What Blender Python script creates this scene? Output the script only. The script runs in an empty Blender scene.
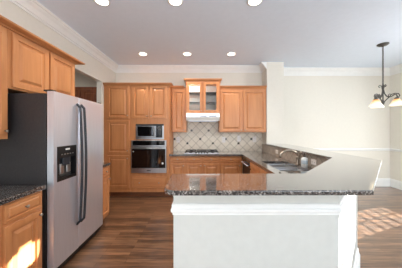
import bpy, bmesh, math, random
from mathutils import Vector, Matrix
random.seed(4)
S = bpy.context.scene
COL = S.collection
PI = math.pi
# ------------------------------------------------------------------ camera
H = 1.39
cam = bpy.data.cameras.new('camera'); cam.sensor_width = 36; cam.lens = 36 * 195 / 402
cam.shift_y = -3.5 / 402; cam.clip_start = .05
camo = bpy.data.objects.new('camera', cam); COL.objects.link(camo)
camo.location = (0, 0, H); camo.rotation_euler = (PI / 2, 0, 0)
S.camera = camo
# ------------------------------------------------------------------ light
S.view_settings.view_transform = 'Standard'; S.view_settings.look = 'None'
S.view_settings.exposure = 0.12; S.view_settings.gamma = 1; S.view_settings.use_curve_mapping = False
W = bpy.data.worlds.new('world'); S.world = W; W.use_nodes = True
W.node_tree.nodes['Background'].inputs[0].default_value = (.86, .93, 1, 1)
W.node_tree.nodes['Background'].inputs[1].default_value = 3.5
sun = bpy.data.lights.new('sun', 'SUN'); sun.energy = 44; sun.angle = .006; sun.color = (1, .95, .88)
suno = bpy.data.objects.new('sun', sun); COL.objects.link(suno)
suno.rotation_euler = Vector((-1, -.4, -.29)).to_track_quat('-Z', 'Y').to_euler()
def area(name, loc, d, sx, sy, power, col=(1, .98, .95)):
    l = bpy.data.lights.new(name, 'AREA'); l.shape = 'RECTANGLE'; l.size = sx; l.size_y = sy; l.energy = power; l.color = col
    o = bpy.data.objects.new(name, l); COL.objects.link(o); o.location = loc
    o.rotation_euler = Vector(d).to_track_quat('-Z', 'Z').to_euler(); return o
area('fill_rear_left', (-.6, -2.9, 1.55), (0, 1, 2.4), 2.2, 2.1, 100, (.93, .965, 1))  # added fill inside the rear window, tilted up to brighten the ceiling
area('fill_rear_right', (2.6, -2.9, 1.55), (0, 1, 2.4), 2.2, 2.1, 100, (.93, .965, 1))  # second added fill, tilted up like the left one
area('fill_side', (4.6, 2.2, 1.7), (-1, .1, -.6), 1.7, .7, 75, (.94, .97, 1))  # added fill just inside the side window, tilted down onto the dining floor

area('pantry_fill', (-2.9, 3.3, 2.88), (0, .02, -1), .4, .4, 4, (1, .93, .85))  # unseen light without a fixture, added so the opening is not black
# ------------------------------------------------------------------ materials
def lin(c):
    return tuple(((x / 255) / 12.92 if x / 255 <= .04045 else ((x / 255 + .055) / 1.055) ** 2.4) for x in c) + (1,)
def mat(name, rgb, rough=.5, metal=0, spec=.5, **kw):
    m = bpy.data.materials.new(name); m.use_nodes = True
    b = m.node_tree.nodes['Principled BSDF']
    b.inputs['Base Color'].default_value = lin(rgb); b.inputs['Roughness'].default_value = rough
    b.inputs['Metallic'].default_value = metal; b.inputs['Specular IOR Level'].default_value = spec
    for k, v in kw.items(): b.inputs[k.replace('_', ' ')].default_value = v
    return m
def noise_mat(name, c1, c2, scale=(1, 1, 1), nscale=4, detail=4, lo=.35, hi=.65, rough=.5, bump=0, mid=None, **kw):
    m = mat(name, c1, rough, **kw); nt = m.node_tree; N = nt.nodes; L = nt.links; b = N['Principled BSDF']
    tc = N.new('ShaderNodeTexCoord'); mp = N.new('ShaderNodeMapping'); mp.inputs['Scale'].default_value = scale
    no = N.new('ShaderNodeTexNoise'); no.inputs['Scale'].default_value = nscale; no.inputs['Detail'].default_value = detail
    cr = N.new('ShaderNodeValToRGB'); e = cr.color_ramp.elements
    e[0].position = lo; e[0].color = lin(c1); e[1].position = hi; e[1].color = lin(c2)
    if mid: q = e.new((lo + hi) / 2); q.color = lin(mid)
    L.new(tc.outputs['Object'], mp.inputs[0]); L.new(mp.outputs[0], no.inputs['Vector'])
    L.new(no.outputs['Fac'], cr.inputs[0]); L.new(cr.outputs[0], b.inputs['Base Color'])
    if bump:
        bp = N.new('ShaderNodeBump'); bp.inputs['Strength'].default_value = bump; bp.inputs['Distance'].default_value = .01
        L.new(no.outputs['Fac'], bp.inputs['Height']); L.new(bp.outputs[0], b.inputs['Normal'])
    return m
WOOD = noise_mat('maple_wood', (184, 120, 74), (201, 138, 88), (6, 6, .7), 2.5, 3, .3, .7, .36)
WOOD_H = noise_mat('maple_wood_horizontal', (184, 120, 74), (201, 138, 88), (.7, 6, 6), 2.5, 3, .3, .7, .36)
WOOD_IN = noise_mat('cherry_wood', (110, 58, 32), (150, 84, 48), (9, 9, .8), 3, 4, .3, .7, .45)
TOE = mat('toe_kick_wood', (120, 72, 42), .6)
WALL = noise_mat('wall_paint', (228, 223, 212), (230, 225, 214), (1, 1, 1), 20, 3, rough=.75)
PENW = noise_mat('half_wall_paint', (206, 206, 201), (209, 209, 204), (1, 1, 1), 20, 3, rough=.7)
WHITE = noise_mat('white_trim_paint', (238, 238, 236), (241, 241, 239), (1, 1, 1), 9, 2, rough=.42)
CEIL = noise_mat('ceiling_paint', (230, 240, 253), (232, 242, 255), (1, 1, 1), 15, 3, rough=.85)
STEEL = noise_mat('stainless_steel', (226, 232, 244), (234, 240, 252), (60, 60, 1), 3, 3, rough=.34, metal=.8)
STEEL2 = noise_mat('oven_steel', (168, 168, 170), (178, 178, 180), (60, 60, 1), 3, 3, rough=.3, metal=1)
SINKST = mat('sink_steel', (190, 190, 190), .35, 1)
CHROME = mat('brushed_nickel', (170, 158, 145), .3, 1)
BRONZE = mat('antique_pewter', (82, 79, 75), .45, .5)
BLACKG = mat('black_glass', (10, 10, 12), .06, 0, .6)
DARK = noise_mat('fridge_side_grey', (44, 40, 41), (50, 46, 46), (1, 1, 1), 60, 2, rough=.5)
HANDLE = mat('dark_steel_handle', (50, 53, 60), .5, .3)
BLACK = mat('black_plastic', (18, 18, 20), .4)
IRON = mat('cast_iron', (32, 32, 34), .6)
OUTL = mat('outlet_plastic', (232, 226, 222), .4)
SLOT = mat('outlet_slot', (70, 66, 62), .6)
SOAPB = mat('soap_bottle_white', (238, 240, 240), .3)
SOAPL = mat('soap_label_blue', (190, 205, 215), .5)
SOAPP = mat('soap_pump_brown', (70, 46, 38), .35)
PAPER = mat('sticker_white', (235, 235, 235), .6)
CABIN = mat('cabinet_interior', (236, 234, 228), .5)
def emit(name, rgb, strength):
    m = mat(name, rgb); b = m.node_tree.nodes['Principled BSDF']
    b.inputs['Emission Color'].default_value = lin(rgb); b.inputs['Emission Strength'].default_value = strength
    return m
LAMP = emit('lamp_lens', (255, 244, 225), 6)
def glass(name, rgb, alpha, rough=.03):
    m = mat(name, rgb, rough); b = m.node_tree.nodes['Principled BSDF']
    m.node_tree.nodes.remove(b); nt = m.node_tree; out = nt.nodes['Material Output']
    t = nt.nodes.new('ShaderNodeBsdfTransparent'); t.inputs[0].default_value = lin(rgb)
    g = nt.nodes.new('ShaderNodeBsdfGlossy'); g.inputs['Roughness'].default_value = rough
    mx = nt.nodes.new('ShaderNodeMixShader'); fr = nt.nodes.new('ShaderNodeLayerWeight'); fr.inputs[0].default_value = alpha
    nt.links.new(fr.outputs[0], mx.inputs[0]); nt.links.new(t.outputs[0], mx.inputs[1]); nt.links.new(g.outputs[0], mx.inputs[2])
    nt.links.new(mx.outputs[0], out.inputs[0]); return m
PANE = glass('window_pane', (250, 252, 252), .12)
CABGL = glass('cabinet_glass', (240, 244, 245), .25, .12)
# amber alabaster lamp shade: cream at the rim, amber near the top, lit from inside
SHADE = mat('alabaster_shade', (250, 236, 205), .35)
_n = SHADE.node_tree; _b = _n.nodes['Principled BSDF']
_t = _n.nodes.new('ShaderNodeTexCoord'); _s = _n.nodes.new('ShaderNodeSeparateXYZ'); _r = _n.nodes.new('ShaderNodeValToRGB')
_n.links.new(_t.outputs['Generated'], _s.inputs[0]); _n.links.new(_s.outputs[2], _r.inputs[0])
_r.color_ramp.elements[0].color = lin((255, 246, 222)); _r.color_ramp.elements[1].color = lin((222, 150, 52))
_r.color_ramp.elements[0].position = .25
_n.links.new(_r.outputs[0], _b.inputs['Base Color']); _n.links.new(_r.outputs[0], _b.inputs['Emission Color']); _b.inputs['Emission Strength'].default_value = .55

def granite():
    m = mat('dark_granite', (40, 38, 38), .1); nt = m.node_tree; N = nt.nodes; L = nt.links; b = N['Principled BSDF']
    tc = N.new('ShaderNodeTexCoord')
    v = N.new('ShaderNodeTexVoronoi'); v.inputs['Scale'].default_value = 210
    n = N.new('ShaderNodeTexNoise'); n.inputs['Scale'].default_value = 80; n.inputs['Detail'].default_value = 5
    sx = N.new('ShaderNodeSeparateXYZ'); ad = N.new('ShaderNodeMath'); ad.operation = 'MULTIPLY'
    cr = N.new('ShaderNodeValToRGB'); e = cr.color_ramp.elements
    for p, c in ((.12, (26, 26, 28)), (.26, (62, 58, 58)), (.37, (106, 100, 96)), (.52, (162, 155, 150))):
        q = e.new(p); q.color = lin(c)
    e[0].color = lin((16, 16, 18)); e.remove(e[len(e) - 1])
    L.new(tc.outputs['Object'], v.inputs['Vector']); L.new(tc.outputs['Object'], n.inputs['Vector'])
    L.new(v.outputs['Color'], sx.inputs[0]); L.new(sx.outputs[0], ad.inputs[0]); L.new(n.outputs['Fac'], ad.inputs[1])
    L.new(ad.outputs[0], cr.inputs[0]); L.new(cr.outputs[0], b.inputs['Base Color'])
    b.inputs['Roughness'].default_value = .18; b.inputs['IOR'].default_value = 1.7
    b.inputs['Coat Weight'].default_value = 1; b.inputs['Coat IOR'].default_value = 1.75; b.inputs['Coat Roughness'].default_value = .06
    return m
GRAN = granite()

def floor_mat():
    m = mat('wood_floor', (92, 62, 44), .28); nt = m.node_tree; N = nt.nodes; L = nt.links; b = N['Principled BSDF']
    tc = N.new('ShaderNodeTexCoord')
    br = N.new('ShaderNodeTexBrick'); br.inputs['Scale'].default_value = 1
    br.inputs['Brick Width'].default_value = .8; br.inputs['Row Height'].default_value = .062
    br.inputs['Mortar Size'].default_value = .0015; br.offset = .37; br.squash = 1
    br.inputs['Color1'].default_value = lin((88, 62, 45)); br.inputs['Color2'].default_value = lin((134, 99, 73)); br.inputs['Mortar'].default_value = lin((45, 28, 20))
    mp = N.new('ShaderNodeMapping'); mp.inputs['Scale'].default_value = (1.2, 14, 1)
    n = N.new('ShaderNodeTexNoise'); n.inputs['Scale'].default_value = 3; n.inputs['Detail'].default_value = 6
    L.new(tc.outputs['Object'], br.inputs['Vector']); L.new(tc.outputs['Object'], mp.inputs[0]); L.new(mp.outputs[0], n.inputs['Vector'])
    cr = N.new('ShaderNodeValToRGB'); e = cr.color_ramp.elements
    e[0].position = .3; e[0].color = (.45, .42, .4, 1); e[1].position = .72; e[1].color = (1.4, 1.38, 1.35, 1)
    mx = N.new('ShaderNodeMix'); mx.data_type = 'RGBA'; mx.blend_type = 'MULTIPLY'; mx.inputs[0].default_value = 1
    L.new(n.outputs['Fac'], cr.inputs[0]); L.new(br.outputs['Color'], mx.inputs[6]); L.new(cr.outputs[0], mx.inputs[7])
    L.new(mx.outputs[2], b.inputs['Base Color']); b.inputs['Coat Weight'].default_value = .7; b.inputs['Coat Roughness'].default_value = .22; b.inputs['Coat IOR'].default_value = 1.7; return m
FLOOR = floor_mat()

def tile_mat(name, c1, c2, grout, x0, z0, axis):
    """six inch tumbled tiles laid on the diagonal; axis 0: wall runs along X, 1: along Y"""
    m = mat(name, c1, .4); nt = m.node_tree; N = nt.nodes; L = nt.links; b = N['Principled BSDF']
    def M(op, a, c=None):
        q = N.new('ShaderNodeMath'); q.operation = op
        for i, v in enumerate((a, c)):
            if v is None: continue
            if isinstance(v, (int, float)): q.inputs[i].default_value = v
            else: L.new(v, q.inputs[i])
        return q.outputs[0]
    tc = N.new('ShaderNodeTexCoord'); sp = N.new('ShaderNodeSeparateXYZ'); L.new(tc.outputs['Object'], sp.inputs[0])
    u = M('DIVIDE', M('SUBTRACT', sp.outputs[axis], x0), .1016); v = M('DIVIDE', M('SUBTRACT', sp.outputs[2], z0), .1016)
    p = M('MULTIPLY', M('ADD', u, v), .5); q = M('MULTIPLY', M('SUBTRACT', u, v), .5)
    dp = M('ABSOLUTE', M('SUBTRACT', M('FRACT', p), .5)); dq = M('ABSOLUTE', M('SUBTRACT', M('FRACT', q), .5))
    g = M('GREATER_THAN', M('MAXIMUM', dp, dq), .468)
    wn = N.new('ShaderNodeTexWhiteNoise'); wn.noise_dimensions = '2D'; cb = N.new('ShaderNodeCombineXYZ')
    L.new(M('FLOOR', p), cb.inputs[0]); L.new(M('FLOOR', q), cb.inputs[1]); L.new(cb.outputs[0], wn.inputs['Vector'])
    no = N.new('ShaderNodeTexNoise'); no.inputs['Scale'].default_value = 14; no.inputs['Detail'].default_value = 5; L.new(tc.outputs['Object'], no.inputs['Vector'])
    f = M('MULTIPLY', M('ADD', wn.outputs['Value'], no.outputs['Fac']), .5)
    mx = N.new('ShaderNodeMix'); mx.data_type = 'RGBA'; L.new(f, mx.inputs[0]); mx.inputs[6].default_value = lin(c1); mx.inputs[7].default_value = lin(c2)
    m2 = N.new('ShaderNodeMix'); m2.data_type = 'RGBA'; L.new(g, m2.inputs[0]); L.new(mx.outputs[2], m2.inputs[6]); m2.inputs[7].default_value = lin(grout)
    L.new(m2.outputs[2], b.inputs['Base Color']); return m
TILE = tile_mat('travertine_tile', (212, 200, 182), (234, 224, 208), (160, 146, 128), -.02, 1.187, 0)
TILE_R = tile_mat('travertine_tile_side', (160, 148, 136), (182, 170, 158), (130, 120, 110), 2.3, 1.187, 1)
ACC = mat('dark_accent_tile', (48, 40, 38), .25)

# ------------------------------------------------------------------ helpers
def tag(o, label=None, cat=None, group=None, kind=None):
    for k, v in (('label', label), ('category', cat), ('group', group), ('kind', kind)):
        if v: o[k] = v
    return o
def obj(name, bm, m, parent=None, smooth=False, label=None):
    bmesh.ops.recalc_face_normals(bm, faces=bm.faces)
    me = bpy.data.meshes.new(name); bm.to_mesh(me); bm.free()
    for mm in (m if isinstance(m, (list, tuple)) else [m]): me.materials.append(mm)
    if smooth:
        for p in me.polygons: p.use_smooth = True
    o = bpy.data.objects.new(name, me); COL.objects.link(o)
    if parent: o.parent = parent
    if label: o['label'] = label
    return o
def empty(name, loc, rz=0, label=None, cat=None, group=None):
    o = bpy.data.objects.new(name, None); COL.objects.link(o); o.location = loc; o.rotation_euler = (0, 0, rz); o.empty_display_size = .1
    return tag(o, label, cat, group)
def BM(): return bmesh.new()
def box(bm, x0, x1, y0, y1, z0, z1, bev=0, mi=0):
    vs = [bm.verts.new((x, y, z)) for x in (x0, x1) for y in (y0, y1) for z in (z0, z1)]
    fs = [bm.faces.new([vs[i] for i in q]) for q in ((0, 1, 3, 2), (4, 6, 7, 5), (0, 4, 5, 1), (2, 3, 7, 6), (0, 2, 6, 4), (1, 5, 7, 3))]
    for f in fs: f.material_index = mi
    if bev:
        es = list({e for f in fs for e in f.edges})
        bmesh.ops.bevel(bm, geom=es, offset=bev, segments=2, affect='EDGES', profile=.5)
    return bm
def prism(bm, pts, z0, z1, bev=0):
    a = [bm.verts.new((x, y, z0)) for x, y in pts]; b = [bm.verts.new((x, y, z1)) for x, y in pts]; n = len(pts)
    top = bm.faces.new(b); bot = bm.faces.new(list(reversed(a)))
    for i in range(n): bm.faces.new((a[i], a[(i + 1) % n], b[(i + 1) % n], b[i]))
    if bev: bmesh.ops.bevel(bm, geom=list(top.edges) + list(bot.edges), offset=bev, segments=3, affect='EDGES', profile=.5)
    return bm
def lathe(bm, prof, cx=0, cy=0, cz=0, n=16, axis='z', sc=1):
    rings = []
    for r, h in prof:
        ring = []
        for i in range(n):
            a = 2 * PI * i / n; c, s = r * math.cos(a) * sc, r * math.sin(a) * sc
            ring.append(bm.verts.new({'z': (cx + c, cy + s, cz + h), 'y': (cx + c, cy + h, cz + s), 'x': (cx + h, cy + c, cz + s)}[axis]))
        rings.append(ring)
    for a, b in zip(rings, rings[1:]):
        for i in range(n): bm.faces.new((a[i], a[(i + 1) % n], b[(i + 1) % n], b[i]))
    bm.faces.new(rings[0]); bm.faces.new(list(reversed(rings[-1]))); return bm
def tube(bm, pts, r, n=8):
    pts = [Vector(p) for p in pts]; rings = []
    up = Vector((0, 0, 1))
    prev = None
    for i, p in enumerate(pts):
        d = (pts[min(i + 1, len(pts) - 1)] - pts[max(i - 1, 0)]).normalized()
        if prev is None:
            s = d.cross(up)
            if s.length < .05: s = d.cross(Vector((1, 0, 0)))
        else: s = prev - d * prev.dot(d)
        s.normalize(); prev = s; t = d.cross(s)
        rr = r[i] if isinstance(r, (list, tuple)) else r
        rings.append([bm.verts.new(p + (s * math.cos(2 * PI * k / n) + t * math.sin(2 * PI * k / n)) * rr) for k in range(n)])
    for a, b in zip(rings, rings[1:]):
        for k in range(n): bm.faces.new((a[k], a[(k + 1) % n], b[(k + 1) % n], b[k]))
    bm.faces.new(rings[0]); bm.faces.new(list(reversed(rings[-1]))); return bm
def sweep(bm, path, prof, closed=False):
    """moulding: profile (out, z) swept along a polyline in plan, mitred; out is to the LEFT of travel"""
    n = len(path); P = [Vector(p) for p in path]; rings = []
    for i in range(n):
        d0 = (P[i] - P[i - 1]).normalized() if i or closed else (P[1] - P[0]).normalized()
        d1 = (P[(i + 1) % n] - P[i]).normalized() if i < n - 1 or closed else d0
        n0 = Vector((-d0.y, d0.x)); n1 = Vector((-d1.y, d1.x)); m = (n0 + n1); m = m / m.dot(n0) if abs(m.dot(n0)) > 1e-6 else n0
        rings.append([bm.verts.new((P[i].x + m.x * o, P[i].y + m.y * o, z)) for o, z in prof])
    k = len(prof)
    for i in range(n if closed else n - 1):
        a, b = rings[i], rings[(i + 1) % n]
        for j in range(k): bm.faces.new((a[j], a[(j + 1) % k], b[(j + 1) % k], b[j]))
    if not closed: bm.faces.new(rings[0]); bm.faces.new(list(reversed(rings[-1])))
    return bm
def grid_slab(bm, xs, ys, holes, z0, z1):
    """slab made of rectangular cells; 'holes' = set of (i, j) cells left out"""
    V = {}
    def v(i, j, z):
        k = (i, j, z)
        if k not in V: V[k] = bm.verts.new((xs[i], ys[j], z))
        return V[k]
    nx, ny = len(xs) - 1, len(ys) - 1
    full = lambda i, j: 0 <= i < nx and 0 <= j < ny and (i, j) not in holes
    for i in range(nx):
        for j in range(ny):
            if not full(i, j): continue
            bm.faces.new((v(i, j, z1), v(i + 1, j, z1), v(i + 1, j + 1, z1), v(i, j + 1, z1)))
            bm.faces.new((v(i, j, z0), v(i, j + 1, z0), v(i + 1, j + 1, z0), v(i + 1, j, z0)))
            for di, dj, a, b in ((-1, 0, (i, j), (i, j + 1)), (1, 0, (i + 1, j), (i + 1, j + 1)), (0, -1, (i, j), (i + 1, j)), (0, 1, (i, j + 1), (i + 1, j + 1))):
                if not full(i + di, j + dj): bm.faces.new((v(*a, z0), v(*b, z0), v(*b, z1), v(*a, z1)))
    return bm
def panel(bm, x0, x1, z0, z1, y, rings, back=0):
    """rectangular front in the XZ plane facing -Y; rings = (inset, outward)"""
    R = []
    for ins, out in rings:
        R.append([bm.verts.new(p) for p in ((x0 + ins, y - out, z0 + ins), (x1 - ins, y - out, z0 + ins), (x1 - ins, y - out, z1 - ins), (x0 + ins, y - out, z1 - ins))])
    for a, b in zip(R, R[1:]):
        for k in range(4): bm.faces.new((a[k], a[(k + 1) % 4], b[(k + 1) % 4], b[k]))
    bm.faces.new(R[-1]); bm.faces.new(list(reversed(R[0]))); return bm
T = .02
def raised(fw=.055): return [(0, 0), (0, T - .003), (.003, T), (fw - .006, T), (fw - .001, T - .016), (fw + .017, T - .017), (fw + .042, T - .003), (fw + .045, T - .003)]
def drawer_rings(): return [(0, 0), (0, T - .003), (.003, T), (.016, T), (.018, T - .008), (.026, T - .008), (.036, T), (.04, T)]
def knob(parent, x, z, y=-T):
    return obj('knob', lathe(BM(), [(.005, 0), (.005, -.012), (.013, -.018), (.014, -.024), (.009, -.029), (.002, -.03)], x, y, z, 12, 'y'), CHROME, parent, True)
def door(root, x0, x1, z0, z1, k=None, mat_=None):
    d = obj('door', panel(BM(), x0, x1, z0, z1, 0, raised(min(.055, (x1 - x0) * .2))), mat_ or WOOD, root)
    if k: knob(d, *k)
    return d
def drawer(root, x0, x1, z0, z1, ks=None):
    d = obj('drawer', panel(BM(), x0, x1, z0, z1, 0, drawer_rings()), WOOD_H, root)
    for kx in (ks if ks is not None else [(x0 + x1) / 2]): knob(d, kx, (z0 + z1) / 2)
    return d
CROWNP = [(0, 2.30), (.006, 2.30), (.012, 2.325), (.035, 2.355), (.05, 2.365), (.052, 2.38), (0, 2.38)]
CROWNL = [(0, 2.343), (.018, 2.343), (.026, 2.352), (.05, 2.357), (.075, 2.362), (.088, 2.368), (.09, 2.38), (0, 2.38)]
def crown(root, w, d, left=False, right=False, ztop=2.38, prof=None):
    pr = [(o, z - 2.38 + ztop) for o, z in (prof or CROWNP)]
    path = [(0, 0), (w, 0)]
    if left: path = [(0, d)] + path
    if right: path = path + [(w, d if right is True else right)]
    path = list(reversed(path))     # left of travel = outside
    return obj('crown', sweep(BM(), path, pr), WOOD_H, root)
def cabinet(name, loc, rz, w, d, z0, z1, label, cat='cabinet', toe=False, openings=(), group=None):
    r = empty(name, loc, rz, label, cat, group)
    bm = BM()
    if openings:                                    # carcass with bays left free for built-in appliances
        box(bm, 0, w, d - .05, d, z0, z1); zs = z0
        for (xa, xb, a, b) in sorted(openings, key=lambda q: q[2]):
            box(bm, 0, w, 0, d - .05, zs, a); box(bm, 0, xa, 0, d - .05, a, b); box(bm, xb, w, 0, d - .05, a, b); zs = b
        box(bm, 0, w, 0, d - .05, zs, z1)
    else: box(bm, 0, w, 0, d, z0 + (.1 if toe else 0), z1)
    obj('body', bm, WOOD, r)
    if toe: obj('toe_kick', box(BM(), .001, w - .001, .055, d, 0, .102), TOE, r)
    return r

XL, XR, XC = -2.04, 1.46, 4.7      # left wall, inner face of the half wall, right wall
YB, YD, YR = 4.66, 4.85, -3.0      # kitchen back wall, dining back wall, rear wall
ZC = 2.91
def st(o): o['kind'] = 'structure'; return o
# ------------------------------------------------------------------ structure
st(obj('floor', box(BM(), -4.0, 4.85, YR - .15, 5.0, -.05, 0), FLOOR))
st(obj('ceiling', box(BM(), -4.0, 4.85, YR - .15, 5.0, ZC, ZC + .05), CEIL))
bm = BM()   # left wall with the cased opening beyond the refrigerator
box(bm, XL - .1, XL, YR, 3.03, 0, ZC); box(bm, XL - .1, XL, 4.0, YB, 0, ZC); box(bm, XL - .1, XL, 3.03, 4.0, 2.40, ZC)
st(obj('wall_left', bm, WALL))
st(obj('wall_back', box(BM(), XL - .12, 1.46, YB, YB + .12, 0, ZC), WALL))
st(obj('wall_divider', box(BM(), 1.46, 1.84, 4.33, YD, 0, ZC, .004), WALL))
st(obj('wall_dining', box(BM(), 1.84, XC, YD, YD + .12, 0, ZC), WALL))
bm = BM()   # right wall with two window holes
WY0, WY1, WZ0, WZ1 = 3.54, 4.22, .37, 2.31
box(bm, XC, XC + .12, YR, 1.2, 0, ZC); box(bm, XC, XC + .12, 3.2, WY0, 0, ZC); box(bm, XC, XC + .12, WY1, YD + .12, 0, ZC)
box(bm, XC, XC + .12, 1.2, 3.2, 0, 1.3); box(bm, XC, XC + .12, 1.2, 3.2, 2.1, ZC)
box(bm, XC, XC + .12, WY0, WY1, 0, WZ0); box(bm, XC, XC + .12, WY0, WY1, WZ1, ZC)
st(obj('wall_right', bm, WALL))
bm = BM()   # rear wall with two window holes
xs = [XL, -1.7, .5, 1.5, 3.7, XC]
for i in (0, 2, 4): box(bm, xs[i], xs[i + 1], YR - .12, YR, 0, ZC)
for i in (1, 3): box(bm, xs[i], xs[i + 1], YR - .12, YR, 0, .5); box(bm, xs[i], xs[i + 1], YR - .12, YR, 2.6, ZC)
st(obj('wall_rear', bm, WALL))
# pantry room seen through the opening
st(obj('wall_pantry', box(box(box(BM(), -3.6, XL - .1, 4.62, 4.74, 0, ZC), -3.72, -3.6, 2.2, 4.74, 0, ZC), -3.6, XL - .1, 2.2, 2.3, 0, ZC), WALL))
# windows
def window(n, x0, x1, y0, y1, z0, z1, nx):
    r = st(empty('window_%d' % n, ((x0 + x1) / 2, (y0 + y1) / 2, z0)))
    cx, cy = (x0 + x1) / 2, (y0 + y1) / 2
    alongx = (x1 - x0) > (y1 - y0); hw = (x1 - x0 if alongx else y1 - y0) / 2; hh = z1 - z0
    bm = BM(); f = .045
    def b(u0, u1, w0, w1, t=.03): box(bm, *((u0, u1, -t, t) if alongx else (-t, t, u0, u1)), w0, w1)
    b(-hw, -hw + f, 0, hh); b(hw - f, hw, 0, hh); b(-hw, hw, 0, f); b(-hw, hw, hh - f, hh)
    for k in range(1, nx): u = -hw + 2 * hw * k / nx; b(u - .012, u + .012, 0, hh, .015)
    b(-hw, hw, hh * .5 - .02, hh * .5 + .02, .02)
    obj('window_frame', bm, WHITE, r)
    bm = BM()
    box(bm, *((-hw, hw, -.003, .003) if alongx else (-.003, .003, -hw, hw)), 0, hh); obj('window_glass', bm, PANE, r)
    return r
w1 = window(1, XC + .04, XC + .08, WY0, WY1, WZ0, WZ1, 2)
def blind(w, half, n, x=-.035, pitch=.075):
    bm = BM()
    for k in range(n):
        z = .07 + k * pitch
        vs = [bm.verts.new(p) for p in ((x - .04, -half, z - .012), (x, -half, z + .010), (x, half, z + .010), (x - .04, half, z - .012))]
        f = bm.faces.new(vs); g = bmesh.ops.extrude_face_region(bm, geom=[f]); bmesh.ops.translate(bm, verts=[v for v in g['geom'] if isinstance(v, bmesh.types.BMVert)], vec=(0, 0, .006))
    obj('blind', bm, WHITE, w)
blind(w1, .33, 15, pitch=.058)
w2 = window(2, XC + .04, XC + .08, 1.2, 3.2, 1.3, 2.1, 3)
blind(w2, .98, 10)
window(3, -1.7, .5, YR - .08, YR - .04, .5, 2.6, 3)
window(4, 1.5, 3.7, YR - .08, YR - .04, .5, 2.6, 3)
# crown mouldings of the room
CR = [(0, ZC - .14), (.014, ZC - .14), (.018, ZC - .118), (.032, ZC - .116), (.038, ZC - .10), (.06, ZC - .065), (.09, ZC - .04), (.094, ZC - .026), (.108, ZC - .024), (.118, ZC - .010), (.118, ZC), (0, ZC)]
CR2 = [(o * 1.25, ZC - (ZC - z) * 1.15) for o, z in CR]
st(obj('trim_1', sweep(BM(), [(1.46, 4.335), (1.46, YB), (XL, YB), (XL, YR)], CR), WHITE))
st(obj('trim_2', sweep(BM(), [(XC, YR), (XC, YD), (1.84, YD)], CR2), WHITE))
# dining chair rail and baseboards
st(obj('trim_3', sweep(BM(), [(XC, 4.26), (XC, YD), (1.84, YD)], [(0, .885), (.012, .885), (.02, .90), (.028, .93), (.02, .945), (0, .945)]), WHITE))
BASEP = [(0, 0), (.016, 0), (.016, .15), (.008, .19), (0, .2)]
st(obj('baseboard_right', sweep(BM(), [(XC, YR), (XC, YD), (1.84, YD), (1.84, 4.34)], BASEP), WHITE))
st(obj('baseboard_left', sweep(BM(), [(XL, 4.08), (XL, 4.0)], BASEP), WHITE))
# half wall under the bar: straight, diagonal, then back to the divider wall
HW = [(-.154, 1.092), (.772, 1.092), (1.58, 1.97), (1.58, 4.33), (XR, 4.33), (XR, 2.05), (.72, 1.235), (-.154, 1.235)]
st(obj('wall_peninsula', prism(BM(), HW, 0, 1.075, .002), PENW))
BP = [(-.154, 1.235), (-.154, 1.092), (.772, 1.092), (1.58, 1.97), (1.58, 4.33)]
BPr = list(reversed(BP))
st(obj('trim_5', sweep(BM(), BPr, [(0, .918), (.004, .918), (.006, .932), (.013, .938), (.014, .952), (.008, .958), (.009, .976), (.005, .981), (0, .982)]), WHITE))
st(obj('baseboard_peninsula', sweep(BM(), BPr, [(0, 0), (.022, 0), (.022, .14), (.012, .165), (.010, .2), (0, .21)]), WHITE))

# ------------------------------------------------------------------ worktops
pts = []
def arc(cx, cy, r, a0, a1, n=6): return [(cx + r * math.cos(math.radians(a0 + (a1 - a0) * k / n)), cy + r * math.sin(math.radians(a0 + (a1 - a0) * k / n))) for k in range(n + 1)]
bar = arc(-.135, .992, .05, 180, 270) + [(.834, .942), (1.77, 1.905), (1.86, 4.328), (1.425, 4.328), (1.416, 2.09), (.70, 1.31)] + [(-.195, 1.31)]
tag(obj('bar_top', prism(BM(), bar, 1.0755, 1.10, .006), GRAN), 'dark speckled granite raised bar top wrapping along the white half wall', 'countertop')
bm = BM()
SX0, SX1, SY0, SYM0, SYM1, SY1 = .965, 1.345, 2.36, 2.72, 2.755, 3.12
grid_slab(bm, [-.658, .845, SX0, SX1, 1.455], [2.12, SY0, SYM0, SYM1, SY1, 4.02, 4.655],
          {(0, j) for j in range(5)} | {(2, 1), (2, 3), (2, 2)}, .862, .90)
prism(bm, [(-.12, 1.245), (.712, 1.245), (1.455, 2.055), (1.455, 2.119), (.845, 2.119), (.845, 1.88), (-.12, 1.88)], .862, .90)
tag(obj('countertop', bm, GRAN), 'dark granite worktop with cooktop and sink running round the kitchen corner', 'countertop')
tag(obj('countertop', box(BM(), XL + .003, -1.40, .55, 1.765, .862, .90, .006), GRAN), 'dark speckled granite counter in front of the fridge, lower left', 'countertop')
tag(obj('countertop', box(BM(), XL + .003, -1.39, 2.73, 3.0, .862, .90, .004), GRAN), 'small dark countertop just beyond the fridge', 'countertop')
# backsplashes
bm = BM()
box(bm, -.655, XR - .012, YB - .01, YB - .0005, .901, 1.349); box(bm, -.325, .40, YB - .01, YB - .0005, 1.349, 1.75)
for i, j in [(-6, 0), (0, 0), (6, 0), (12, 0), (-3, -1), (3, -1), (9, -1), (-2, 2), (2, 2), (0, 4)]:
    x, z, h = -.02 + i * .1016, 1.187 + j * .1016, .032
    vs = [bm.verts.new((x + a, YB - .0125, z + c)) for a, c in ((0, -h), (h, 0), (0, h), (-h, 0))]
    f = bm.faces.new(vs); f.material_index = 1
    g = [bm.verts.new((v.co.x, YB - .005, v.co.z)) for v in vs]
    for k in range(4): bm.faces.new((vs[k], vs[(k + 1) % 4], g[(k + 1) % 4], g[k])).material_index = 1
st(tag(obj('trim_6', bm, [TILE, ACC]), 'beige diagonal tile backsplash with small dark accents'))
st(obj('trim_7', box(BM(), XR - .011, XR - .0005, 2.06, YB - .0005, .901, 1.072), TILE_R))

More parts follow.
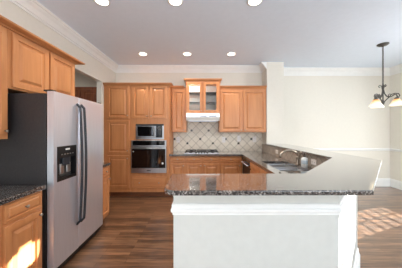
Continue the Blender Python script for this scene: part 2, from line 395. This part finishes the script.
# ------------------------------------------------------------------ back wall cabinets
# pantry tower
r = cabinet('pantry_cabinet', (-2.032, 4.08, 0), 0, .562, .575, 0, 2.36, 'tall maple pantry cabinet with three stacked doors left of the wall oven', toe=True)
for a, b, kz in ((1.64, 2.325, 1.70), (.905, 1.60, .97), (.19, .87, .81)): door(r, .07, .535, a, b, (.505, kz))
crown(r, .562, .575)
r = cabinet('oven_cabinet', (-1.468, 4.08, 0), 0, .808, .575, .1, 2.36, 'tall maple cabinet housing the microwave and the wall oven', openings=[(.05, .74, .515, 1.17), (.115, .69, 1.205, 1.525)])
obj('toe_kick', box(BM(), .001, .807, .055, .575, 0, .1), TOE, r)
door(r, .03, .375, 1.64, 2.325, (.345, 1.69)); door(r, .405, .755, 1.64, 2.325, (.435, 1.69))
drawer(r, .03, .755, .19, .42, [.19, .595])
crown(r, .808, .575, right=.215)

# microwave
r = empty('microwave', (-1.065, 4.05, 1.205), 0, 'built-in stainless microwave above the wall oven', 'microwave')
obj('body', box(BM(), -.285, .285, .033, .48, .004, .31), DARK, r)
obj('trim_kit', box(box(box(BM(), -.29, -.265, 0, .029, 0, .285), .265, .29, 0, .029, 0, .285), -.265, .265, 0, .029, 0, .035), STEEL2, r)
obj('top_vent', box(BM(), -.29, .29, 0, .029, .2851, .32), BLACK, r)
d = obj('door', box(BM(), -.263, .12, -.012, .032, .04, .28, .004), STEEL2, r)
obj('window', box(BM(), -.248, .082, -.015, -.0121, .068, .268), BLACKG, d)
obj('handle', tube(BM(), [(.095, -.012, .07), (.095, -.04, .08), (.095, -.04, .24), (.095, -.012, .25)], .008), STEEL2, d, True)
p = obj('control_panel', box(BM(), .121, .263, -.01, .032, .04, .28, .003), BLACKG, r)
for zz in range(4):
    for xx in range(3): obj('button', box(BM(), .14 + xx * .037, .165 + xx * .037, -.013, -.0101, .07 + zz * .032, .09 + zz * .032), HANDLE, p)
obj('display', box(BM(), .14, .24, -.013, -.0101, .215, .255), SLOT, p)
# wall oven
r = empty('wall_oven', (-1.084, 4.045, .51), 0, 'stainless wall oven with black glass door below the microwave', 'oven')
obj('body', box(BM(), -.32, .32, .036, .52, .02, .65), DARK, r)
bm = BM(); box(bm, -.365, .365, -.005, .033, .545, .675, .004); p = obj('control_panel', bm, STEEL2, r)
obj('display', box(BM(), -.335, .335, -.008, -.0051, .572, .665), BLACKG, p)
obj('door', box(BM(), -.365, .365, -.012, .033, .105, .535, .004), BLACKG, r)
d = [o for o in COL.objects if o.parent == r and o.name.startswith('door')][0]
obj('door_frame', box(box(box(BM(), -.365, .365, -.018, -.0121, .497, .535), -.365, -.348, -.018, -.0121, .10, .497), .348, .365, -.018, -.0121, .10, .497), STEEL2, d)
bm = tube(BM(), [(-.33, -.06, .515), (.33, -.06, .515)], .012, 10)
for x in (-.31, .31): tube(bm, [(x, -.016, .515), (x, -.06, .515)], .009)
obj('handle', bm, STEEL2, d, True)
obj('sticker', lathe(BM(), [(.021, 0), (.021, -.002)], .29, -.0125, .20, 16, 'y'), PAPER, d)
obj('sticker', lathe(BM(), [(.013, 0), (.013, -.002)], -.315, -.0125, .445, 16, 'y'), PAPER, d)
p = obj('lower_vent', box(BM(), -.365, .365, -.008, .033, .0, .1, .004), STEEL2, r)
obj('badge', box(BM(), -.04, .04, -.01, -.0081, .042, .056), BLACK, p)

# wall cabinets
r = cabinet('upper_cabinet', (-.653, 4.35, 0), 0, .325, .308, 1.35, 2.36, 'narrow maple wall cabinet between oven tower and range hood')
door(r, .025, .30, 1.365, 2.29, (.275, 1.40)); crown(r, .272, .308)
r = cabinet('upper_cabinet', (.408, 4.35, 0), 0, 1.048, .308, 1.35, 2.36, 'double-door maple wall cabinet right of the range hood')
door(r, .02, .51, 1.365, 2.29, (.48, 1.40)); door(r, .54, 1.03, 1.365, 2.29, (.57, 1.40))
crown(r, 1.048, .308); 
c = [o for o in COL.objects if o.parent == r and o.name.startswith('crown')][0]
# glass cabinet over the hood
r = empty('glass_cabinet', (-.326, 4.24, 1.765), 0, 'maple cabinet with two glass doors above the range hood', 'cabinet')
w, d_, h = .732, .415, .70
bm = BM(); box(bm, 0, .018, 0, d_, 0, h); box(bm, w - .018, w, 0, d_, 0, h); box(bm, .018, w - .018, 0, d_, 0, .018); box(bm, .018, w - .018, 0, d_, h - .018, h)
box(bm, w / 2 - .02, w / 2 + .02, 0, .02, .018, h - .018)
obj('body', bm, WOOD, r)
obj('back_panel', box(BM(), .018, w - .018, d_ - .012, d_, .018, h - .018), CABIN, r)
for z in (.245, .46): obj('shelf', box(BM(), .019, w - .019, .03, d_ - .013, z - .005, z + .005), CABGL, r)
for a, b, kx in ((.02, .355, .335), (.377, .712, .397)):
    bm = BM(); f = .052; z0, z1 = .012, h - .025
    for q in ((a, a + f, z0, z1), (b - f, b, z0, z1), (a + f, b - f, z0, z0 + f), (a + f, b - f, z1 - f, z1)): box(bm, q[0], q[1], -T, -.0005, q[2], q[3], .003)
    d = obj('door', bm, WOOD, r); obj('pane', box(BM(), a + f - .004, b - f + .004, -.012, -.008, z0 + f - .004, z1 - f + .004), CABGL, d); knob(d, kx, .05)
obj('cabinet_light', lathe(BM(), [(.035, 0), (.035, .012)], .14, .14, h - .031, 20), LAMP, r)
l = bpy.data.lights.new('cabinet_bulb', 'POINT'); l.energy = 6; l.color = (1, .96, .9); l.shadow_soft_size = .03
lo = bpy.data.objects.new('cabinet_bulb', l); COL.objects.link(lo); lo.location = (-.326 + .14, 4.24 + .14, 1.765 + h - .07)
crown(r, w, d_, True, True, ztop=.745, prof=[(0, 2.30), (.006, 2.30), (.012, 2.325), (.03, 2.345), (.048, 2.36), (.052, 2.38), (0, 2.38)])
# range hood
r = empty('range_hood', (.04, 4.12, 1.60), 0, 'white under-cabinet range hood above the cooktop', 'range hood')
HOODW = mat('hood_enamel', (226, 224, 218), .35)
bm = BM(); prof = [(.06, .163), (.0, .115), (.0, .075), (.035, .0), (.53, .0), (.53, .163)]
a = [bm.verts.new((-.355, y, z)) for y, z in prof]; b = [bm.verts.new((.355, y, z)) for y, z in prof]
bm.faces.new(a); bm.faces.new(list(reversed(b)))
for k in range(6): bm.faces.new((a[k], a[(k + 1) % 6], b[(k + 1) % 6], b[k]))
obj('shell', bm, HOODW, r)
obj('front_strip', box(BM(), -.355, .355, -.004, -.0005, .078, .112), STEEL, r)
obj('switch_panel', box(BM(), -.06, .08, -.007, -.0041, .085, .105), BLACK, r)
obj('switch_panel', box(BM(), .13, .29, -.007, -.0041, .085, .105), BLACK, r)
obj('filter', box(BM(), -.30, .30, .09, .48, -.008, -.0005), STEEL, r)

# base cabinets on the back wall
r = cabinet('base_cabinet', (-.655, 4.08, 0), 0, .33, .57, 0, .86, 'maple base cabinet between oven tower and cooktop', toe=True)
drawer(r, .015, .32, .735, .848); door(r, .015, .32, .19, .705, (.29, .66))
r = cabinet('base_cabinet', (-.325, 4.08, 0), 0, .72, .57, 0, .86, 'double-door maple base cabinet beneath the cooktop', toe=True)
drawer(r, .012, .35, .735, .848); drawer(r, .37, .708, .735, .848)
door(r, .012, .35, .19, .705, (.32, .66)); door(r, .37, .708, .19, .705, (.40, .66))
r = cabinet('base_cabinet', (.395, 4.08, 0), 0, .468, .57, 0, .86, 'maple corner base cabinet right of the cooktop', toe=True)
drawer(r, .012, .44, .735, .848); door(r, .012, .44, .19, .705, (.405, .66))
# right leg: dishwasher, sink cabinet, corner cabinet (fronts face -X)
r = empty('dishwasher', (.87, 4.02, 0), -PI / 2, 'black dishwasher under the counter beside the back corner', 'dishwasher')
obj('body', box(BM(), 0, .60, .03, .57, .1, .86), DARK, r)
d = obj('door', box(BM(), .003, .597, -.01, .029, .105, .72, .004), BLACK, r)
p = obj('control_panel', box(BM(), .003, .597, -.014, .029, .73, .855, .004), BLACKG, r)
bm = tube(BM(), [(.06, -.05, .76), (.54, -.05, .76)], .011, 10)
for x in (.08, .52): tube(bm, [(x, -.014, .76), (x, -.05, .76)], .008)
obj('handle', bm, STEEL, p, True)
obj('toe_kick', box(BM(), .003, .597, .055, .10, 0, .098), BLACK, r)
r = cabinet('sink_cabinet', (.87, 3.40, 0), -PI / 2, 1.06, .075, 0, .86, 'maple sink cabinet with false drawer fronts beside the dishwasher', toe=True)
drawer(r, .012, .52, .735, .848, []); drawer(r, .54, 1.048, .735, .848, [])
door(r, .012, .52, .19, .705, (.485, .66)); door(r, .54, 1.048, .19, .705, (.575, .66))
r = cabinet('peninsula_cabinet', (.69, 1.85, 0), PI, .80, .60, 0, .86, 'maple peninsula base cabinet behind the white half wall', toe=True)
drawer(r, .012, .44, .735, .848); drawer(r, .46, .788, .735, .848); door(r, .012, .44, .19, .705, (.41, .66)); door(r, .46, .788, .19, .705, (.49, .66))

# ------------------------------------------------------------------ left side
r = cabinet('base_cabinet', (-1.43, 1.375, 0), PI / 2, .38, .60, 0, .86, 'maple base cabinet with one drawer and door directly against the fridge', toe=True)
drawer(r, .03, .355, .715, .845); door(r, .03, .355, .14, .69, (.325, .655))
r = cabinet('base_cabinet', (-1.43, .56, 0), PI / 2, .813, .60, 0, .86, 'wider maple base cabinet at the lower left picture edge', toe=True)
drawer(r, .03, .40, .715, .845); drawer(r, .42, .785, .715, .845); door(r, .03, .40, .14, .69, (.37, .655)); door(r, .42, .785, .14, .69, (.45, .655))
r = cabinet('base_cabinet', (-1.42, 2.745, 0), PI / 2, .25, .60, 0, .86, 'narrow maple base cabinet between the fridge and the doorway', toe=True)
drawer(r, .012, .238, .725, .845); door(r, .012, .238, .14, .70, (.21, .66))
r = cabinet('upper_cabinet', (-1.73, .70, 0), PI / 2, 1.045, .305, 1.345, 2.31, 'maple wall cabinet at the left picture edge, nearest the camera')
door(r, .02, .51, 1.36, 2.285, (.06, 1.40)); door(r, .53, 1.022, 1.36, 2.285, (1.0, 1.385))
obj('light_rail', box(BM(), 0, 1.045, .0, .02, 1.315, 1.345), WOOD_H, r)
crown(r, 1.045, .305, ztop=2.337, prof=CROWNL)
r = cabinet('fridge_cabinet', (-1.73, 1.747, 0), PI / 2, .93, .305, 1.77, 2.31, 'two-door maple wall cabinet mounted over the fridge')
door(r, .03, .445, 1.785, 2.285, (.415, 1.83)); door(r, .475, .90, 1.785, 2.285, (.505, 1.83))
crown(r, .93, .305, right=True, ztop=2.337, prof=CROWNL)
# refrigerator: front faces +X, local x -> world Y
r = empty('refrigerator', (-1.362, 1.80, 0), PI / 2, 'side-by-side stainless refrigerator with dark sides and door dispenser', 'refrigerator')
obj('body', box(BM(), .003, .907, .075, .665, .03, 1.735, .004), DARK, r)
obj('base_grille', box(BM(), .01, .90, .03, .0745, .02, .085), BLACK, r)
bm = BM(); fx = .372
x0, x1, z0, z1 = .002, fx - .004, .09, 1.755
dx0, dx1, dz0, dz1 = .045, .325, .90, 1.235       # dispenser recess in the freezer door
for q in ((x0, dx0, z0, z1), (dx1, x1, z0, z1), (dx0, dx1, z0, dz0), (dx0, dx1, dz1, z1)): box(bm, q[0], q[1], 0, .06, q[2], q[3])
bmesh.ops.remove_doubles(bm, verts=bm.verts, dist=1e-5)
fd = obj('freezer_door', bm, STEEL, r)
dd = obj('dispenser', box(box(box(box(BM(), dx0, dx1, -.004, .05, 1.12, dz1), dx0, dx0 + .02, -.004, .05, dz0, 1.12), dx1 - .02, dx1, -.004, .05, dz0, 1.12), dx0 + .02, dx1 - .02, -.004, .05, dz0, dz0 + .03), BLACK, fd)
obj('dispenser_back', box(BM(), dx0 + .02, dx1 - .02, .045, .055, dz0 + .03, 1.12), SLOT, dd)
obj('dispenser_chute', box(BM(), dx0 + .09, dx1 - .09, .005, .04, 1.04, 1.12, .006), HANDLE, dd)
for k in range(2): obj('dispenser_paddle', box(BM(), dx0 + .06 + k * .1, dx0 + .12 + k * .1, .015, .03, .96, 1.06, .008), SINKST, dd)
for k in range(5): obj('button', box(BM(), dx0 + .05 + k * .04, dx0 + .07 + k * .04, -.007, -.0041, 1.15, 1.16), SINKST, dd)
obj('badge', box(BM(), dx0 + .11, dx0 + .17, -.007, -.0041, 1.195, 1.21), PAPER, dd)
rd = obj('refrigerator_door', box(BM(), fx + .004, .908, 0, .06, .09, 1.755, .006), STEEL, r)
for dr, x in ((fd, fx - .030), (rd, fx + .042)):
    P = [(x, 0, .36), (x, -.035, .40)] + [(x, -.038 - .02 * math.sin(PI * k / 10), .44 + 1.16 * k / 10) for k in range(11)] + [(x, -.035, 1.64), (x, 0, 1.68)]
    obj('handle', tube(BM(), P, .013, 10), HANDLE, dr, True)
obj('hinge_cover', box(BM(), .01, .06, .02, .10, 1.756, 1.77), BLACK, fd); obj('hinge_cover', box(BM(), .85, .90, .02, .10, 1.756, 1.77), BLACK, rd)

# tall cabinet in the pantry room
r = cabinet('tall_cabinet', (-3.4, 4.25, 0), 0, 1.235, .35, 0, 2.34, 'dark cherry tall cabinet seen through the doorway beyond the fridge', toe=True)
[o for o in COL.objects if o.parent == r and o.name.startswith('body')][0].data.materials[0] = WOOD_IN
for k in range(3): door(r, .02 + k * .39, .39 + k * .39, .15, 2.28, (.36 + k * .39, 1.1), WOOD_IN)

# ------------------------------------------------------------------ cooktop
r = empty('cooktop', (.015, 4.31, .901), 0, 'stainless gas cooktop with black grates under the range hood', 'cooktop')
obj('tray', box(BM(), -.36, .36, -.26, .25, 0, .012, .005), STEEL, r)
for gx in (-.235, 0, .235):
    bm = BM()
    for q in ((-.11, .11, -.235, -.22), (-.11, .11, .215, .23), (-.11, -.098, -.235, .23), (.098, .11, -.235, .23), (-.006, .006, -.235, .23), (-.11, .11, -.12, -.108), (-.11, .11, .10, .112)):
        box(bm, gx + q[0], gx + q[1], q[2], q[3], .034, .046)
    for x in (-.104, .104):
        for y in (-.228, .222): box(bm, gx + x - .006, gx + x + .006, y - .006, y + .006, .0122, .034)
    obj('grate', bm, IRON, r)
for x, y, q in ((-.235, -.12, .032), (-.235, .11, .04), (0, .0, .05), (.235, -.12, .032), (.235, .11, .04)):
    obj('burner', lathe(BM(), [(q, 0), (q, .008), (q * .8, .012), (q * .8, .02), (.002, .021)], x, y, .0121, 16), IRON, r, True)
for k in range(5): obj('knob', lathe(BM(), [(.014, 0), (.014, .016), (.011, .02)], -.12 + k * .06, -.243, .0121, 12), BLACK, r)

# ------------------------------------------------------------------ sink, faucet, soap
r = empty('sink', (0, 0, .859), 0, 'double-bowl stainless undermount sink in the right-hand worktop', 'sink')
for y0, y1 in ((SY0, SYM0), (SYM1, SY1)):
    bm = BM(); x0, x1 = SX0, SX1; dp = -.17
    rr = []
    for ins, z in ((-.012, 0), (0, 0), (.008, -.02), (.012, -.14), (.04, dp)):
        rr.append([bm.verts.new(p) for p in ((x0 + ins, y0 + ins, z), (x1 - ins, y0 + ins, z), (x1 - ins, y1 - ins, z), (x0 + ins, y1 - ins, z))])
    for a, b in zip(rr, rr[1:]):
        for k in range(4): bm.faces.new((a[k], a[(k + 1) % 4], b[(k + 1) % 4], b[k]))
    bm.faces.new(rr[-1])
    bo = obj('basin', bm, SINKST, r)
    so = bo.modifiers.new('thick', 'SOLIDIFY'); so.thickness = .002; so.offset = -1
    obj('drain', lathe(BM(), [(.04, 0), (.04, .003), (.03, .002)], (x0 + x1) / 2, (y0 + y1) / 2, dp + .002, 16), CHROME, bo)
obj('divider', box(BM(), SX0 + .001, SX1 - .001, SYM0 + .001, SYM1 - .001, -.03, .02, .006), SINKST, r)
r = empty('faucet', (1.385, 2.80, .901), 0, 'brushed nickel arched kitchen faucet behind the sink', 'faucet')
obj('base', lathe(BM(), [(.032, 0), (.032, .006), (.024, .015), (.022, .09), (.024, .10), (.02, .12)], n=16), CHROME, r, True)
sp = [(0, 0, .10)] + [(-.13 + .13 * math.cos(math.radians(a)), -.03 * (1 - math.cos(math.radians(a))) / 2, .13 + .075 * math.sin(math.radians(a))) for a in range(0, 181, 15)] + [(-.262, -.03, .10)]
obj('spout', tube(BM(), sp, [.014] * 11 + [.015, .017, .018, .018][:len(sp) - 11], 10), CHROME, r, True)
obj('handle', tube(BM(), [(.0, -.018, .08), (.005, -.045, .10), (.01, -.07, .17), (.01, -.075, .20)], [.011, .012, .009, .007], 8), CHROME, r, True)
r = empty('soap_bottle', (1.372, 2.585, .901), 0, 'white soap pump bottle with brown pump behind the sink', 'soap bottle')
obj('bottle', lathe(BM(), [(.036, 0), (.041, .004), (.041, .115), (.036, .126), (.016, .132), (.015, .14)], n=20), SOAPB, r, True)
obj('label', lathe(BM(), [(.0413, .05), (.0415, .051), (.0415, .095), (.0413, .096)], n=20), SOAPL, r, True)
obj('pump', tube(lathe(BM(), [(.017, .14), (.017, .16), (.007, .162), (.007, .178), (.013, .18), (.013, .19), (.004, .193)], n=14), [(0, 0, .186), (-.035, 0, .186), (-.045, 0, .178)], .006), SOAPP, r, True)

# ------------------------------------------------------------------ outlets
def outlet(loc, rz, label, horiz=False, slots='duplex', s=1.0):
    r = empty('outlet', loc, rz, label, 'outlet', None)
    w, h = (.115, .072) if horiz else (.072, .118)
    w *= s; h *= s
    obj('plate', box(BM(), -w / 2, w / 2, -.006, 0, -h / 2, h / 2, .002), OUTL, r)
    for k in (-1, 1):
        cx, cz = (k * .024, 0) if horiz else (0, k * .024)
        f = obj('socket', box(BM(), cx - .014, cx + .014, -.008, -.0061, cz - .014, cz + .014), OUTL, r)
        obj('slot', box(box(BM(), cx - .007, cx - .004, -.0086, -.0081, cz - .006, cz + .006), cx + .004, cx + .007, -.0086, -.0081, cz - .006, cz + .006), SLOT, f)
YT = YB - .0105
outlet((-.545, YT, 1.17), 0, 'white outlet on the tile left of the cooktop', s=1.15)
outlet((.54, YT, 1.17), 0, 'white outlet on the tile just right of the cooktop', s=1.15)
outlet((.905, YT, 1.20), 0, 'white outlet on the back tile midway between cooktop and corner', s=1.15)
outlet((1.275, YT, 1.18), 0, 'white outlet on the back tile nearest the corner', s=1.15)
XT = XR - .0115
outlet((XT, 3.72, .985), -PI / 2, 'white horizontal outlet on the side tile beyond the faucet', True)
outlet((XT, 2.50, .985), -PI / 2, 'white horizontal outlet on the side tile beside the soap bottle', True)

# ------------------------------------------------------------------ recessed ceiling lights
def can(x, y, label):
    r = empty('recessed_light', (x, y, ZC), 0, label, 'ceiling light', 'recessed ceiling lights')
    obj('trim_ring', lathe(BM(), [(.09, -.0005), (.09, -.006), (.078, -.008)], n=28), WHITE, r, True)
    obj('lens', lathe(BM(), [(.07, -.0085), (.07, -.010), (.05, -.013)], n=28), LAMP, r, True)
    l = bpy.data.lights.new('lamp', 'SPOT'); l.energy = 48; l.spot_size = 2.5; l.spot_blend = .9; l.color = (1, .90, .78); l.shadow_soft_size = .07
    lo = bpy.data.objects.new('lamp', l); COL.objects.link(lo); lo.location = (x, y, ZC - .03)
for x, y, t in ((-1.15, 3.86, 'leftmost light of the far ceiling row, above the oven'), (-.275, 3.86, 'middle light of the far ceiling row, above the glass cabinet'), (.60, 3.86, 'rightmost light of the far ceiling row'),
                (-1.16, 2.285, 'leftmost light of the near ceiling row, cut by the top edge'), (-.30, 2.285, 'middle light of the near ceiling row, cut by the top edge'), (.63, 2.285, 'rightmost light of the near ceiling row, cut by the top edge')):
    can(x, y, 'round recessed ' + t)

# ------------------------------------------------------------------ chandelier
r = empty('chandelier', (3.2, 3.43, ZC), 0, 'wrought pewter chandelier with cream glass shades hanging in the dining area', 'chandelier')
obj('canopy', lathe(BM(), [(.085, -.0005), (.085, -.01), (.06, -.03), (.02, -.038), (.012, -.05)], n=24), BRONZE, r, True)
bm = BM(); z = -.045; k = 0
while z > -.70:
    P = [(.011 * math.cos(a) if k % 2 else 0, 0 if k % 2 else .011 * math.cos(a), z - .022 + .022 * math.sin(a)) for a in [2 * PI * q / 8 for q in range(9)]]
    tube(bm, P, .005, 5); z -= .036; k += 1
obj('chain', bm, BRONZE, r, True)
obj('stem', lathe(BM(), [(.006, -.70), (.012, -.73), (.022, -.76), (.016, -.79), (.010, -.82), (.010, -.98), (.016, -1.0), (.026, -1.03), (.014, -1.065), (.003, -1.09)], n=14), BRONZE, r, True)
sc = BM()
for a in (30, 150, 270):
    c, s = math.cos(math.radians(a)), math.sin(math.radians(a))
    tube(sc, [(c * q, s * q, -.76 + zz) for q, zz in ((.008, 0), (.025, .03), (.05, .035), (.06, .015), (.045, .0), (.035, .012))], .0075, 6)
obj('scroll', sc, BRONZE, r, True)
K = .17 / .225
for a in (75, 195, -45):
    c, s = K * math.cos(math.radians(a)), K * math.sin(math.radians(a))
    bm = BM()
    tube(bm, [(c * q, s * q, zz) for q, zz in ((.01, -.80), (.025, -.87), (.06, -.92), (.10, -.945), (.15, -.93), (.19, -.905), (.225, -.91), (.235, -.945), (.225, -.975))], .009, 7)
    tube(bm, [(c * q, s * q, zz) for q, zz in ((.012, -1.03), (.05, -.99), (.10, -.945), (.14, -.90), (.20, -.885), (.255, -.895), (.275, -.93), (.255, -.955), (.235, -.94))], .008, 7)
    tube(bm, [(c * q, s * q, zz) for q, zz in ((.10, -.945), (.09, -.905), (.115, -.885), (.135, -.905), (.12, -.925))], .007, 6)
    ar = obj('arm', bm, BRONZE, r, True)
    cx, cy = c * .225, s * .225
    obj('socket_cup', lathe(BM(), [(.012, -.955), (.028, -.965), (.032, -.985), (.022, -.99)], cx, cy, 0, 14), BRONZE, ar, True)
    bm = BM(); lathe(bm, [(.034, -.985), (.046, -1.0), (.06, -1.03), (.076, -1.06), (.092, -1.085), (.098, -1.095), (.094, -1.096), (.075, -1.065), (.05, -1.02), (.03, -.99)], cx, cy, 0, 24)
    obj('shade', bm, SHADE, ar, True)
    l = bpy.data.lights.new('bulb', 'POINT'); l.energy = .3; l.color = (1, .85, .65); l.shadow_soft_size = .05
    lo = bpy.data.objects.new('bulb', l); COL.objects.link(lo); lo.location = (3.2 + cx, 3.43 + cy, ZC - 1.075)
